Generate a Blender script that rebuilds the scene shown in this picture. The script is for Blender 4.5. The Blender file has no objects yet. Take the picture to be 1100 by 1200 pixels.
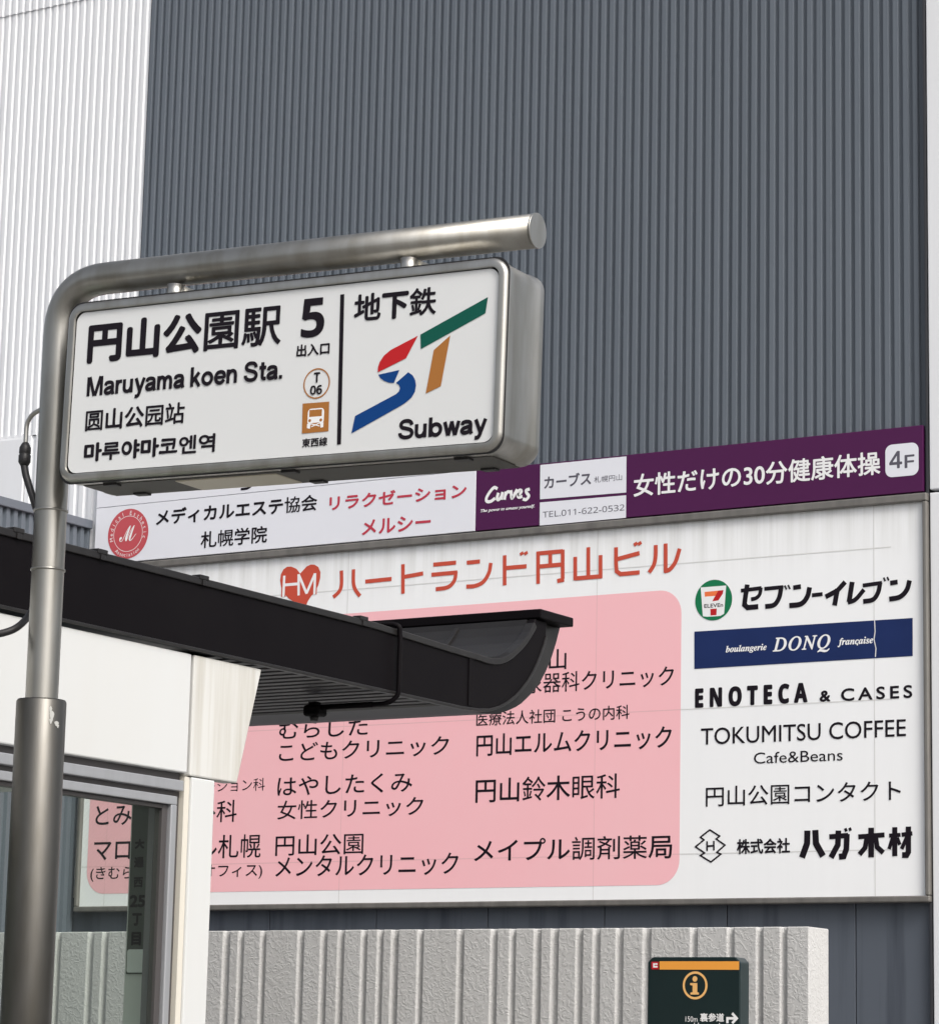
import bpy, math, random
from mathutils import Vector, Matrix
from mathutils.geometry import tessellate_polygon
random.seed(7)
S = bpy.context.scene
COL = S.collection
HC = 1.6                                            # eye height of the photographer

# ------------------------------------------------------------------ camera
FPX = 3440.6                                        # focal length in pixels of a 1100 x 1200 picture
PITCH, ROLL, YAW = 0.188050, 0.021793, 0.551380
fwd = Vector((-math.sin(YAW)*math.cos(PITCH), math.cos(YAW)*math.cos(PITCH), math.sin(PITCH)))
rgt = Vector((math.cos(YAW), math.sin(YAW), 0))
upv = rgt.cross(fwd)
r2 = rgt*math.cos(ROLL) + upv*math.sin(ROLL)
u2 = -rgt*math.sin(ROLL) + upv*math.cos(ROLL)
EYE = Vector((0, 0, HC))
cam = bpy.data.cameras.new('camera'); camo = bpy.data.objects.new('camera', cam); COL.objects.link(camo)
cam.sensor_fit = 'VERTICAL'; cam.sensor_height = 24; cam.lens = 24*FPX/1200
cam.clip_start = 0.1; cam.clip_end = 3000
m = Matrix((r2, u2, -fwd)).transposed().to_4x4(); m.translation = EYE
camo.matrix_world = m
S.camera = camo

# ------------------------------------------------------------------ sky, sun, exposure
SUN_EL, SUN_AZ = math.radians(44), math.radians(116)    # azimuth measured from +Y towards +X
w = bpy.data.worlds.new('World'); S.world = w; w.use_nodes = True
nt = w.node_tree; bg = nt.nodes['Background']
sky = nt.nodes.new('ShaderNodeTexSky'); sky.sky_type = 'NISHITA'; sky.sun_disc = False
sky.sun_elevation = SUN_EL; sky.sun_rotation = SUN_AZ
sky.air_density = 1.0; sky.dust_density = 6.0; sky.ozone_density = 1.0
hs = nt.nodes.new('ShaderNodeHueSaturation'); hs.inputs['Saturation'].default_value = 0.35
nt.links.new(sky.outputs[0], hs.inputs['Color']); nt.links.new(hs.outputs[0], bg.inputs['Color'])
bg.inputs['Strength'].default_value = 0.15
sl = bpy.data.lights.new('sun', 'SUN'); so = bpy.data.objects.new('sun', sl); COL.objects.link(so)
sl.energy = 1.3; sl.angle = math.radians(22); sl.color = (1, .965, .92)
sd = Vector((math.sin(SUN_AZ)*math.cos(SUN_EL), math.cos(SUN_AZ)*math.cos(SUN_EL), math.sin(SUN_EL)))
so.rotation_euler = sd.to_track_quat('Z', 'Y').to_euler()
so.location = (6, -6, 14)
S.view_settings.view_transform = 'Standard'; S.view_settings.look = 'None'
S.view_settings.exposure = 0.37; S.view_settings.gamma = 1; S.view_settings.use_curve_mapping = False

# ------------------------------------------------------------------ pixel -> real planes
def ray(x, y): return fwd*FPX + r2*(x-550) - u2*(y-600)
def onY(x, y, Y): d = ray(x, y); return EYE + d*(Y/d.y)
def onX(x, y, X): d = ray(x, y); return EYE + d*(X/d.x)

class Frame:
    """a real plane: origin, right, up; normal points to the viewer's side"""
    def __init__(s, o, u, v): s.o, s.u, s.v = Vector(o), Vector(u), Vector(v); s.n = s.u.cross(s.v)
    def loc(s, x, y):
        d = ray(x, y); t = (s.o-EYE).dot(s.n)/d.dot(s.n); q = EYE+d*t-s.o
        return (q.dot(s.u), q.dot(s.v))
    def at(s, a, b, d=0.0): return s.o + s.u*a + s.v*b + s.n*d
def yplane(Y): return Frame((0, Y, 0), (1, 0, 0), (0, 0, 1))

# ------------------------------------------------------------------ materials
def newmat(name):
    m = bpy.data.materials.new(name); m.use_nodes = True
    return m, m.node_tree, m.node_tree.nodes['Principled BSDF']
def mat(name, col, rough=.5, metal=0., var=.0, scale=(3, 3, 3), dark=None, bump=0., bscale=(60, 60, 60), bdist=.002,
        lo=.4, hi=.75, rvar=0., spec=.5, detail=5):
    """plain painted / metal surface with wear: streaky noise towards a dirt colour, fine bump"""
    m, t, b = newmat(name); n, l = t.nodes, t.links
    b.inputs['Base Color'].default_value = (*col, 1); b.inputs['Roughness'].default_value = rough
    b.inputs['Metallic'].default_value = metal; b.inputs['Specular IOR Level'].default_value = spec
    tc = n.new('ShaderNodeTexCoord')
    if var:
        mp = n.new('ShaderNodeMapping'); mp.inputs['Scale'].default_value = scale
        nz = n.new('ShaderNodeTexNoise'); nz.inputs['Scale'].default_value = 1; nz.inputs['Detail'].default_value = detail
        nz.inputs['Roughness'].default_value = .6
        rm = n.new('ShaderNodeMapRange'); rm.inputs['From Min'].default_value = lo; rm.inputs['From Max'].default_value = hi
        rm.inputs['To Max'].default_value = var
        mx = n.new('ShaderNodeMix'); mx.data_type = 'RGBA'
        mx.inputs[6].default_value = (*col, 1); mx.inputs[7].default_value = (*(dark or [c*.45 for c in col]), 1)
        l.new(tc.outputs['Object'], mp.inputs[0]); l.new(mp.outputs[0], nz.inputs['Vector'])
        l.new(nz.outputs['Fac'], rm.inputs['Value']); l.new(rm.outputs[0], mx.inputs[0]); l.new(mx.outputs[2], b.inputs['Base Color'])
        if rvar:
            rr = n.new('ShaderNodeMapRange'); rr.inputs['From Min'].default_value = lo; rr.inputs['From Max'].default_value = hi
            rr.inputs['To Min'].default_value = rough; rr.inputs['To Max'].default_value = rough+rvar
            l.new(nz.outputs['Fac'], rr.inputs['Value']); l.new(rr.outputs[0], b.inputs['Roughness'])
    if bump:
        mp = n.new('ShaderNodeMapping'); mp.inputs['Scale'].default_value = bscale
        nz = n.new('ShaderNodeTexNoise'); nz.inputs['Scale'].default_value = 1; nz.inputs['Detail'].default_value = 4
        bp = n.new('ShaderNodeBump'); bp.inputs['Strength'].default_value = bump; bp.inputs['Distance'].default_value = bdist
        l.new(tc.outputs['Object'], mp.inputs[0]); l.new(mp.outputs[0], nz.inputs['Vector'])
        l.new(nz.outputs['Fac'], bp.inputs['Height']); l.new(bp.outputs[0], b.inputs['Normal'])
    return m

M = {}
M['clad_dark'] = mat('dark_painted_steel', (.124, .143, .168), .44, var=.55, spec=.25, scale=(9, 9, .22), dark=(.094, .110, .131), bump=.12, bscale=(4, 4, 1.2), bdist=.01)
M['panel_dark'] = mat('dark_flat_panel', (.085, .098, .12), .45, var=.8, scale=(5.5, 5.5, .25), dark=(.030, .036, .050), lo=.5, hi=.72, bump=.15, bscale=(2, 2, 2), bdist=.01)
M['clad_white'] = mat('white_painted_steel', (.74, .75, .77), .4, var=.25, scale=(6, 6, .3), dark=(.55, .56, .58), bump=.1, bscale=(3, 3, 1), bdist=.008)
M['panel_white'] = mat('white_wall_panel', (.72, .73, .75), .45, var=.25, scale=(4, 4, .4), dark=(.56, .57, .58))
M['trim_dark'] = mat('dark_trim', (.035, .036, .042), .45, var=.3, scale=(4, 4, 1))
M['anodised'] = mat('weathered_anodised_frame', (.20, .19, .175), .5, .35, var=.6, scale=(9, 9, 2), dark=(.09, .085, .08))
def sign_white():
    """white sheet with grime that has run down from the top edge and faint panel staining"""
    m, t, b = newmat('white_sign_sheet'); n, l = t.nodes, t.links
    b.inputs['Roughness'].default_value = .35; b.inputs['Specular IOR Level'].default_value = .25
    tc = n.new('ShaderNodeTexCoord'); sp = n.new('ShaderNodeSeparateXYZ'); l.new(tc.outputs['Object'], sp.inputs[0])
    mp = n.new('ShaderNodeMapping'); mp.inputs['Scale'].default_value = (9, 9, .35); l.new(tc.outputs['Object'], mp.inputs[0])
    nz = n.new('ShaderNodeTexNoise'); nz.inputs['Scale'].default_value = 1; nz.inputs['Detail'].default_value = 6; nz.inputs['Roughness'].default_value = .65
    l.new(mp.outputs[0], nz.inputs['Vector'])
    r1 = n.new('ShaderNodeMapRange'); r1.inputs['From Min'].default_value = .42; r1.inputs['From Max'].default_value = .74; l.new(nz.outputs['Fac'], r1.inputs['Value'])
    r2_ = n.new('ShaderNodeMapRange'); r2_.inputs['From Min'].default_value = 2.45; r2_.inputs['From Max'].default_value = 2.92
    r2_.inputs['To Min'].default_value = .03; r2_.inputs['To Max'].default_value = .55; l.new(sp.outputs['Z'], r2_.inputs['Value'])
    mu = n.new('ShaderNodeMath'); mu.operation = 'MULTIPLY'; l.new(r1.outputs[0], mu.inputs[0]); l.new(r2_.outputs[0], mu.inputs[1])
    n2 = n.new('ShaderNodeTexNoise'); n2.inputs['Scale'].default_value = .9; n2.inputs['Detail'].default_value = 3; l.new(tc.outputs['Object'], n2.inputs['Vector'])
    mx0 = n.new('ShaderNodeMix'); mx0.data_type = 'RGBA'; mx0.inputs[6].default_value = (.83, .845, .86, 1); mx0.inputs[7].default_value = (.86, .865, .865, 1)
    l.new(n2.outputs['Fac'], mx0.inputs[0])
    mx = n.new('ShaderNodeMix'); mx.data_type = 'RGBA'; mx.inputs[7].default_value = (.42, .42, .38, 1)
    l.new(mu.outputs[0], mx.inputs[0]); l.new(mx0.outputs[2], mx.inputs[6]); l.new(mx.outputs[2], b.inputs['Base Color'])
    return m
M['sign_white'] = sign_white()
M['banner_white'] = mat('white_banner_sheet', (.73, .74, .79), .4, var=.2, scale=(2, 2, 2), dark=(.66, .67, .72), spec=.2)
M['pink'] = mat('faded_pink_film', (.88, .475, .51), .4, var=.30, scale=(1.3, 1.3, .9), dark=(.83, .54, .56), lo=.3, hi=.7, spec=.2)
M['purple'] = mat('purple_film', (.072, .012, .066), .35, var=.3, scale=(2, 2, 2), dark=(.06, .012, .055), spec=.2)
M['navy'] = mat('navy_film', (.012, .026, .105), .35, var=.2, scale=(3, 3, 3), spec=.2)
M['ink'] = mat('black_film', (.009, .006, .010), .4, spec=.18)
M['ink_grey'] = mat('grey_film', (.10, .095, .12), .4, spec=.18)
M['wht'] = mat('white_film', (.80, .80, .80), .4, spec=.18)
M['red'] = mat('faded_red_film', (.54, .082, .048), .4, var=.3, scale=(3, 3, 3), dark=(.40, .06, .045), spec=.2)
M['rose'] = mat('rose_red_film', (.48, .045, .075), .4, spec=.18)
M['seal_red'] = mat('soft_red_film', (.50, .085, .10), .4, spec=.18)
M['logo_red'] = mat('red_film', (.46, .016, .020), .4, spec=.18)
M['logo_green'] = mat('green_film', (.004, .085, .060), .4, spec=.18)
M['logo_green2'] = mat('leaf_green_film', (.010, .17, .07), .4, spec=.18)
M['logo_blue'] = mat('blue_film', (.003, .045, .19), .4, spec=.18)
M['logo_brown'] = mat('ochre_film', (.36, .145, .036), .4, spec=.18)
M['logo_orange'] = mat('orange_film', (.80, .18, .06), .4, spec=.18)
M['joint'] = mat('sheet_joint', (.66, .66, .65), .6)
M['joint_pink'] = mat('sheet_joint_pink', (.74, .42, .44), .6)
def steel(name, col=(.44, .425, .395), rough=.33):
    m, t, b = newmat(name); n, l = t.nodes, t.links
    b.inputs['Metallic'].default_value = 1.0
    tc = n.new('ShaderNodeTexCoord')
    def noise(sc, det=4):
        mp = n.new('ShaderNodeMapping'); mp.inputs['Scale'].default_value = sc; l.new(tc.outputs['Object'], mp.inputs[0])
        z = n.new('ShaderNodeTexNoise'); z.inputs['Scale'].default_value = 1; z.inputs['Detail'].default_value = det; l.new(mp.outputs[0], z.inputs['Vector']); return z
    a = noise((2.2, 2.2, 2.0)); g = noise((16, 16, 3.5), 6)
    mx = n.new('ShaderNodeMix'); mx.data_type = 'RGBA'; mx.inputs[6].default_value = (*col, 1); mx.inputs[7].default_value = (col[0]*.76, col[1]*.74, col[2]*.69, 1)
    rm = n.new('ShaderNodeMapRange'); rm.inputs['From Min'].default_value = .38; rm.inputs['From Max'].default_value = .72; l.new(g.outputs['Fac'], rm.inputs['Value'])
    l.new(rm.outputs[0], mx.inputs[0]); l.new(mx.outputs[2], b.inputs['Base Color'])
    rr = n.new('ShaderNodeMapRange'); rr.inputs['To Min'].default_value = rough-.07; rr.inputs['To Max'].default_value = rough+.16; l.new(a.outputs['Fac'], rr.inputs['Value'])
    l.new(rr.outputs[0], b.inputs['Roughness'])
    f = noise((260, 260, 30), 2)
    bp = n.new('ShaderNodeBump'); bp.inputs['Strength'].default_value = .12; bp.inputs['Distance'].default_value = .001
    l.new(f.outputs['Fac'], bp.inputs['Height']); l.new(bp.outputs[0], b.inputs['Normal'])
    return m
M['steel'] = steel('brushed_stainless_steel', (.46, .452, .43), .33)
M['steel_pole'] = steel('dull_stainless_steel', (.36, .352, .33), .31)
M['steel_dark'] = steel('aged_stainless_steel', (.135, .130, .120), .36)
M['face_white'] = mat('white_acrylic_face', (.66, .67, .67), .28, var=.25, scale=(1.5, 1.5, 2), dark=(.60, .605, .60))
M['black'] = mat('black_painted_metal', (.0045, .0036, .0045), .45, spec=.06, var=.5, scale=(2, 2, 2), dark=(.008, .007, .0075), bump=.08, bscale=(3, 3, 3), bdist=.01)
M['black_inner'] = mat('dusty_black_metal', (.013, .012, .0125), .29, spec=.3, var=.6, scale=(2, 8, 3), dark=(.024, .023, .022))
M['soffit'] = mat('dark_ribbed_soffit', (.035, .033, .037), .38, var=.4, scale=(2, 2, 2))
M['underside'] = mat('shaded_underside_sheet', (.085, .082, .074), .55, var=.5, scale=(5, 5, 5), spec=.3)  # dark tone carries the shade under the sign box
M['rubber'] = mat('black_cable_sheath', (.012, .011, .012), .5)
M['shelter_white'] = mat('white_coated_panel', (.565, .575, .572), .4, spec=.3, var=.30, scale=(2.5, 2.5, .6), dark=(.54, .53, .50), lo=.45, hi=.75)
M['shelter_stained'] = mat('rain_stained_white_panel', (.58, .58, .56), .45, spec=.3, var=1., scale=(13, 13, .6), dark=(.43, .41, .36), lo=.42, hi=.72)
M['alu'] = mat('grey_aluminium', (.44, .45, .47), .35, .55, var=.3, scale=(20, 20, 1.5), dark=(.33, .33, .34))
M['alu_dark'] = mat('dark_aluminium', (.06, .055, .055), .4)
M['inner_grey'] = mat('grey_green_inner_wall', (.62, .65, .62), .55, var=.3, scale=(3, 3, 1))
M['plate'] = mat('dark_plate', (.105, .118, .108), .5, spec=.1, var=.4, scale=(4, 4, 4))
M['plate_grey'] = mat('plate_grey_field', (.66, .70, .68), .5)
M['totem'] = mat('dark_green_enamel', (.006, .018, .019), .3, var=.3, scale=(3, 3, 3))
M['amber'] = mat('amber_film', (.80, .34, .06), .4, spec=.18)
M['amber_pale'] = mat('pale_amber_film', (.80, .46, .17), .4, spec=.18)
M['asphalt'] = mat('worn_paving', (.20, .196, .188), .9, var=.6, scale=(.8, .8, .8), dark=(.14, .138, .132), bump=.5, bscale=(90, 90, 90), bdist=.004)
M['lamp_cover'] = mat('yellowed_lamp_cover', (.52, .47, .37), .4)
def concrete():
    m, t, b = newmat('rough_cast_concrete'); n, l = t.nodes, t.links
    b.inputs['Roughness'].default_value = .85
    tc = n.new('ShaderNodeTexCoord')
    n1 = n.new('ShaderNodeTexNoise'); n1.inputs['Scale'].default_value = 27; n1.inputs['Detail'].default_value = 3; n1.inputs['Distortion'].default_value = 1.6
    n2 = n.new('ShaderNodeTexNoise'); n2.inputs['Scale'].default_value = 70; n2.inputs['Detail'].default_value = 3
    l.new(tc.outputs['Object'], n1.inputs['Vector']); l.new(tc.outputs['Object'], n2.inputs['Vector'])
    cr = n.new('ShaderNodeValToRGB'); cr.color_ramp.elements[0].position = .46; cr.color_ramp.elements[1].position = .60
    l.new(n1.outputs['Fac'], cr.inputs[0])
    ad = n.new('ShaderNodeMath'); ad.operation = 'MULTIPLY_ADD'; ad.inputs[1].default_value = .25
    l.new(n2.outputs['Fac'], ad.inputs[0]); l.new(cr.outputs[0], ad.inputs[2])
    bp = n.new('ShaderNodeBump'); bp.inputs['Strength'].default_value = .4; bp.inputs['Distance'].default_value = .005
    l.new(ad.outputs[0], bp.inputs['Height']); l.new(bp.outputs[0], b.inputs['Normal'])
    mp = n.new('ShaderNodeMapping'); mp.inputs['Scale'].default_value = (5, 5, .5); l.new(tc.outputs['Object'], mp.inputs[0])
    n3 = n.new('ShaderNodeTexNoise'); n3.inputs['Scale'].default_value = 1; n3.inputs['Detail'].default_value = 5; l.new(mp.outputs[0], n3.inputs['Vector'])
    mx = n.new('ShaderNodeMix'); mx.data_type = 'RGBA'; mx.inputs[6].default_value = (.545, .545, .54, 1); mx.inputs[7].default_value = (.43, .425, .415, 1)
    l.new(n3.outputs['Fac'], mx.inputs[0]); l.new(mx.outputs[2], b.inputs['Base Color'])
    return m
M['concrete'] = concrete()
def glass():
    m = bpy.data.materials.new('tinted_glass'); m.use_nodes = True; t = m.node_tree; n, l = t.nodes, t.links
    n.remove(n['Principled BSDF'])
    tr = n.new('ShaderNodeBsdfTransparent'); tr.inputs[0].default_value = (.86, .90, .875, 1)
    gl = n.new('ShaderNodeBsdfGlossy'); gl.inputs['Roughness'].default_value = .02
    lw = n.new('ShaderNodeLayerWeight'); lw.inputs['Blend'].default_value = .5
    pw = n.new('ShaderNodeMath'); pw.operation = 'POWER'; pw.inputs[1].default_value = 5; l.new(lw.outputs['Facing'], pw.inputs[0])
    fr = n.new('ShaderNodeMath'); fr.operation = 'MULTIPLY_ADD'; fr.inputs[1].default_value = .6; fr.inputs[2].default_value = .012; l.new(pw.outputs[0], fr.inputs[0])
    # fine diagonal lines of the film stuck on the pane
    tc = n.new('ShaderNodeTexCoord'); mp = n.new('ShaderNodeMapping'); mp.inputs['Rotation'].default_value = (math.radians(-42), 0, 0)
    wv = n.new('ShaderNodeTexWave'); wv.inputs['Scale'].default_value = 20; wv.bands_direction = 'Z'
    l.new(tc.outputs['Object'], mp.inputs[0]); l.new(mp.outputs[0], wv.inputs['Vector'])
    mr = n.new('ShaderNodeMapRange'); mr.inputs['From Min'].default_value = .55; mr.inputs['To Min'].default_value = 0; mr.inputs['To Max'].default_value = .035
    l.new(wv.outputs['Fac'], mr.inputs['Value'])
    df = n.new('ShaderNodeBsdfDiffuse'); df.inputs[0].default_value = (.35, .37, .36, 1)
    m1 = n.new('ShaderNodeMixShader'); l.new(mr.outputs[0], m1.inputs[0]); l.new(tr.outputs[0], m1.inputs[1]); l.new(df.outputs[0], m1.inputs[2])
    ms = n.new('ShaderNodeMixShader'); l.new(fr.outputs[0], ms.inputs[0]); l.new(m1.outputs[0], ms.inputs[1]); l.new(gl.outputs[0], ms.inputs[2])
    l.new(ms.outputs[0], n['Material Output'].inputs[0])
    return m
M['glass'] = glass()

# ------------------------------------------------------------------ mesh helpers
def thing(name, label, cat, loc=(0, 0, 0), group=None):
    o = bpy.data.objects.new(name, None); COL.objects.link(o); o.location = loc
    o['label'] = label; o['category'] = cat
    if group: o['group'] = group
    return o
def wloc(p):
    v = Vector((0, 0, 0))
    while p is not None: v = v + p.location; p = p.parent
    return v
class MB:
    def __init__(s): s.v, s.f, s.m, s.sm = [], [], [], []
    def add(s, vs, fs, mi=0, smooth=False):
        k = len(s.v); s.v += [Vector(p) for p in vs]
        for f in fs: s.f.append([k+i for i in f]); s.m.append(mi); s.sm.append(smooth)
    def box(s, x0, x1, y0, y1, z0, z1, mi=0):
        x0, x1 = sorted((x0, x1)); y0, y1 = sorted((y0, y1)); z0, z1 = sorted((z0, z1))
        s.add([(x0,y0,z0),(x1,y0,z0),(x1,y1,z0),(x0,y1,z0),(x0,y0,z1),(x1,y0,z1),(x1,y1,z1),(x0,y1,z1)],
              [(0,3,2,1),(4,5,6,7),(0,1,5,4),(1,2,6,5),(2,3,7,6),(3,0,4,7)], mi)
    def prism(s, outline, dvec, mi=0, smooth_side=False):
        """closed outline (3D points) pushed along dvec, both ends capped"""
        n = len(outline); a = [Vector(p) for p in outline]; d = Vector(dvec); b = [p+d for p in a]
        nrm = Vector((0, 0, 0))
        for i in range(n): nrm += (a[i]-a[0]).cross(a[(i+1) % n]-a[0])
        out = nrm.dot(d) < 0                        # a's own winding faces away from d: it is the front cap
        k = len(s.v); s.v += a+b
        f0, f1 = [k+i for i in range(n)], [k+n+i for i in range(n)]
        for f in (f0 if out else f0[::-1], f1[::-1] if out else f1): s.f.append(f); s.m.append(mi); s.sm.append(False)
        for i in range(n):
            j = (i+1) % n
            q = [k+i, k+j, k+n+j, k+n+i]
            s.f.append(q if not out else q[::-1]); s.m.append(mi); s.sm.append(smooth_side)
    def poly(s, pts, want, mi=0):
        a = [Vector(p) for p in pts]; k = len(s.v); s.v += a
        for t in tessellate_polygon([a]):
            p = [a[i] for i in t]; g = (p[1]-p[0]).cross(p[2]-p[0])
            if g.length < 1e-12: continue
            t = list(t) if g.dot(want) > 0 else list(t)[::-1]
            s.f.append([k+i for i in t]); s.m.append(mi); s.sm.append(False)
    def tube(s, path, rad, seg=20, mi=0, caps=True, smooth=True):
        path = [Vector(p) for p in path]; n = len(path)
        if not isinstance(rad, (list, tuple)): rad = [rad]*n
        t0 = (path[1]-path[0]).normalized(); ref = Vector((0, 0, 1)) if abs(t0.z) < .9 else Vector((1, 0, 0))
        a = t0.cross(ref).normalized(); k = len(s.v)
        for i, p in enumerate(path):
            t = (path[min(i+1, n-1)]-path[max(i-1, 0)]).normalized()
            a = (a - t*a.dot(t)).normalized(); b = t.cross(a)
            for j in range(seg):
                th = 2*math.pi*j/seg; s.v.append(p + (a*math.cos(th)+b*math.sin(th))*rad[i])
        for i in range(n-1):
            for j in range(seg):
                j2 = (j+1) % seg
                s.f.append([k+i*seg+j, k+i*seg+j2, k+(i+1)*seg+j2, k+(i+1)*seg+j]); s.m.append(mi); s.sm.append(smooth)
        if caps:
            s.f.append([k+j for j in range(seg)][::-1]); s.m.append(mi); s.sm.append(False)
            s.f.append([k+(n-1)*seg+j for j in range(seg)]); s.m.append(mi); s.sm.append(False)
    def build(s, name, mats, parent=None, bevel=0., bseg=2, xf=None, auto=True):
        base = wloc(parent) if parent else Vector((0, 0, 0))
        vs = [(xf(p) if xf else p) - base for p in s.v]
        me = bpy.data.meshes.new(name); me.from_pydata([tuple(p) for p in vs], [], s.f)
        for mm in (mats if isinstance(mats, (list, tuple)) else [mats]): me.materials.append(M[mm] if isinstance(mm, str) else mm)
        me.polygons.foreach_set('material_index', s.m); me.polygons.foreach_set('use_smooth', s.sm); me.update()
        o = bpy.data.objects.new(name, me); COL.objects.link(o)
        if parent: o.parent = parent
        if bevel:
            b = o.modifiers.new('bevel', 'BEVEL'); b.width = bevel; b.segments = bseg; b.limit_method = 'ANGLE'; b.angle_limit = math.radians(40)
        return o
def bez(p0, p1, p2, n=8):
    p0, p1, p2 = Vector(p0), Vector(p1), Vector(p2)
    return [p0*(1-t)**2 + p1*2*t*(1-t) + p2*t*t for t in [i/n for i in range(n+1)]]
def spline(pts, n=6):
    P = [Vector(p) for p in pts]; P = [P[0]*2-P[1]] + P + [P[-1]*2-P[-2]]; out = []
    for i in range(1, len(P)-2):
        for k in range(n):
            t = k/n; a, b, c, d = P[i-1:i+3]
            out.append(.5*((2*b) + (c-a)*t + (2*a-5*b+4*c-d)*t*t + (3*b-a-3*c+d)*t**3))
    return out + [P[-2]]
def rrect(u0, v0, u1, v1, r, seg=6):
    o = []
    for cx, cy, a0 in ((u1-r, v1-r, 0), (u0+r, v1-r, 90), (u0+r, v0+r, 180), (u1-r, v0+r, 270)):
        for i in range(seg+1):
            a = math.radians(a0+90*i/seg); o.append((cx+r*math.cos(a), cy+r*math.sin(a)))
    return o

# ------------------------------------------------------------------ lettering
_glyphs = {}
DENSE = set('園駅鉄線東健康操器療調剤薬眼幌協裏道参泌尿科')
MID = set('性女体分西地会院学鈴株式社札圆园站루엔역코')
def glyph_mesh(text, spacing=1., shear=0.):
    key = (text, spacing, shear)
    if key not in _glyphs:
        c = bpy.data.curves.new('text', 'FONT'); c.body = text; c.resolution_u = 4; c.space_character = spacing; c.shear = shear
        o = bpy.data.objects.new('text', c); COL.objects.link(o)
        dg = bpy.context.evaluated_depsgraph_get(); e = o.evaluated_get(dg); me = e.to_mesh()
        vs = [(v.co.x, v.co.y) for v in me.vertices]; fs = [list(p.vertices) for p in me.polygons]
        # keep only the front-facing fill
        e.to_mesh_clear(); bpy.data.objects.remove(o); bpy.data.curves.remove(c)
        _glyphs[key] = (vs, fs)
    return _glyphs[key]
class Print:
    """film graphics lying on a real plane, one mesh: each piece a hair (0.05 mm) above the one before"""
    def __init__(s, frame, d0=.002): s.fr, s.d, s.mb, s.mats = frame, d0, MB(), []
    def mi(s, mt):
        if mt not in s.mats: s.mats.append(mt)
        return s.mats.index(mt)
    def step(s): s.d += .00004; return s.d
    def px(s, p): return s.fr.loc(*p)
    def poly(s, pts, mt, pixel=True):
        d = s.step(); q = [s.px(p) for p in pts] if pixel else pts
        s.mb.poly([s.fr.at(a, b, d) for a, b in q], s.fr.n, s.mi(mt))
    def disc(s, c, r, mt, r2=None, seg=48, pixel=True):
        a, b = s.px(c) if pixel else c; d = s.step()
        if r2 is None:
            s.mb.poly([s.fr.at(a+r*math.cos(2*math.pi*i/seg), b+r*math.sin(2*math.pi*i/seg), d) for i in range(seg)], s.fr.n, s.mi(mt))
        else:
            vs, fs = [], []
            for i in range(seg):
                t = 2*math.pi*i/seg
                vs += [s.fr.at(a+r*math.cos(t), b+r*math.sin(t), d), s.fr.at(a+r2*math.cos(t), b+r2*math.sin(t), d)]
                j = (i+1) % seg; fs.append((2*i, 2*j, 2*j+1, 2*i+1) if r > r2 else (2*i+1, 2*j+1, 2*j, 2*i))
            s.mb.add(vs, fs, s.mi(mt))
    def stroke(s, pts, wd, mt, pixel=True, closed=False, curve=False, round_=False):
        q = [Vector((*(s.px(p) if pixel else p), 0)) for p in pts]
        if curve: q = spline(q, 6)
        if closed: q = q+[q[0]]
        n = len(q); L, R = [], []
        for i in range(n):
            if closed: a, b = q[(i-1) % (n-1)], q[(i+1) % (n-1)] if i < n-1 else q[1]
            else: a, b = q[max(i-1, 0)], q[min(i+1, n-1)]
            d1 = (q[i]-a).normalized() if (q[i]-a).length > 1e-9 else (b-q[i]).normalized()
            d2 = (b-q[i]).normalized() if (b-q[i]).length > 1e-9 else d1
            n1, n2 = Vector((-d1.y, d1.x, 0)), Vector((-d2.y, d2.x, 0)); mm = (n1+n2)
            mm = mm.normalized() if mm.length > 1e-6 else n1
            k = wd/2/max(.45, mm.dot(n1)); L.append(q[i]+mm*k); R.append(q[i]-mm*k)
        d = s.step(); vs = [s.fr.at(p.x, p.y, d) for p in L]+[s.fr.at(p.x, p.y, d) for p in R]
        s.mb.add(vs, [(i+n, i+n+1, i+1, i) for i in range(n-1)], s.mi(mt))
        if round_:
            for e in (q[0], q[-1]): s.disc((e.x, e.y), wd/2, mt, seg=14, pixel=False)
    def text(s, t, bl, tr, mt, bold=0., spacing=1., shear=0., pixel=True, n=8):
        vs, fs = glyph_mesh(t, spacing, shear)
        xs = [v[0] for v in vs]; ys = [v[1] for v in vs]; x0, x1, y0, y1 = min(xs), max(xs), min(ys), max(ys)
        (u0, v0), (u1, v1) = (s.px(bl), s.px(tr)) if pixel else (bl, tr)
        ku, kv = (u1-u0-2*bold)/(x1-x0), (v1-v0-2*bold)/(y1-y0)
        offs = [(0, 0)]+([(bold*math.cos(2*math.pi*i/n), bold*math.sin(2*math.pi*i/n)) for i in range(n)] if bold else [])
        mi = s.mi(mt)
        wide = all(ord(ch) > 0x2E7F for ch in t)
        if bold and wide and len(t) > 0:                 # full-width letters: heavier strokes only where there is room
            g1, g2 = glyph_mesh('国')[0], glyph_mesh('国国')[0]
            adv = (max(q[0] for q in g2)-max(q[0] for q in g1))*spacing
            wt_ = [(.42 if t[min(len(t)-1, max(0, int((x-.0)/adv)))] in DENSE else .6 if t[min(len(t)-1, max(0, int(x/adv)))] in MID else 1.) for x, y in vs]
        else: wt_ = [(.32 if len(t) == 1 and t in DENSE else 1.)]*len(vs)
        for ox, oy in offs:
            d = s.step()
            P = [s.fr.at(u0+bold+(x-x0)*ku+ox*q, v0+bold+(y-y0)*kv+oy*q, d) for (x, y), q in zip(vs, wt_)]
            F = []
            for f in fs:
                g = (P[f[1]]-P[f[0]]).cross(P[f[2]]-P[f[0]])
                F.append(f if g.dot(s.fr.n) > 0 else f[::-1])
            s.mb.add(P, F, mi)
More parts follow.
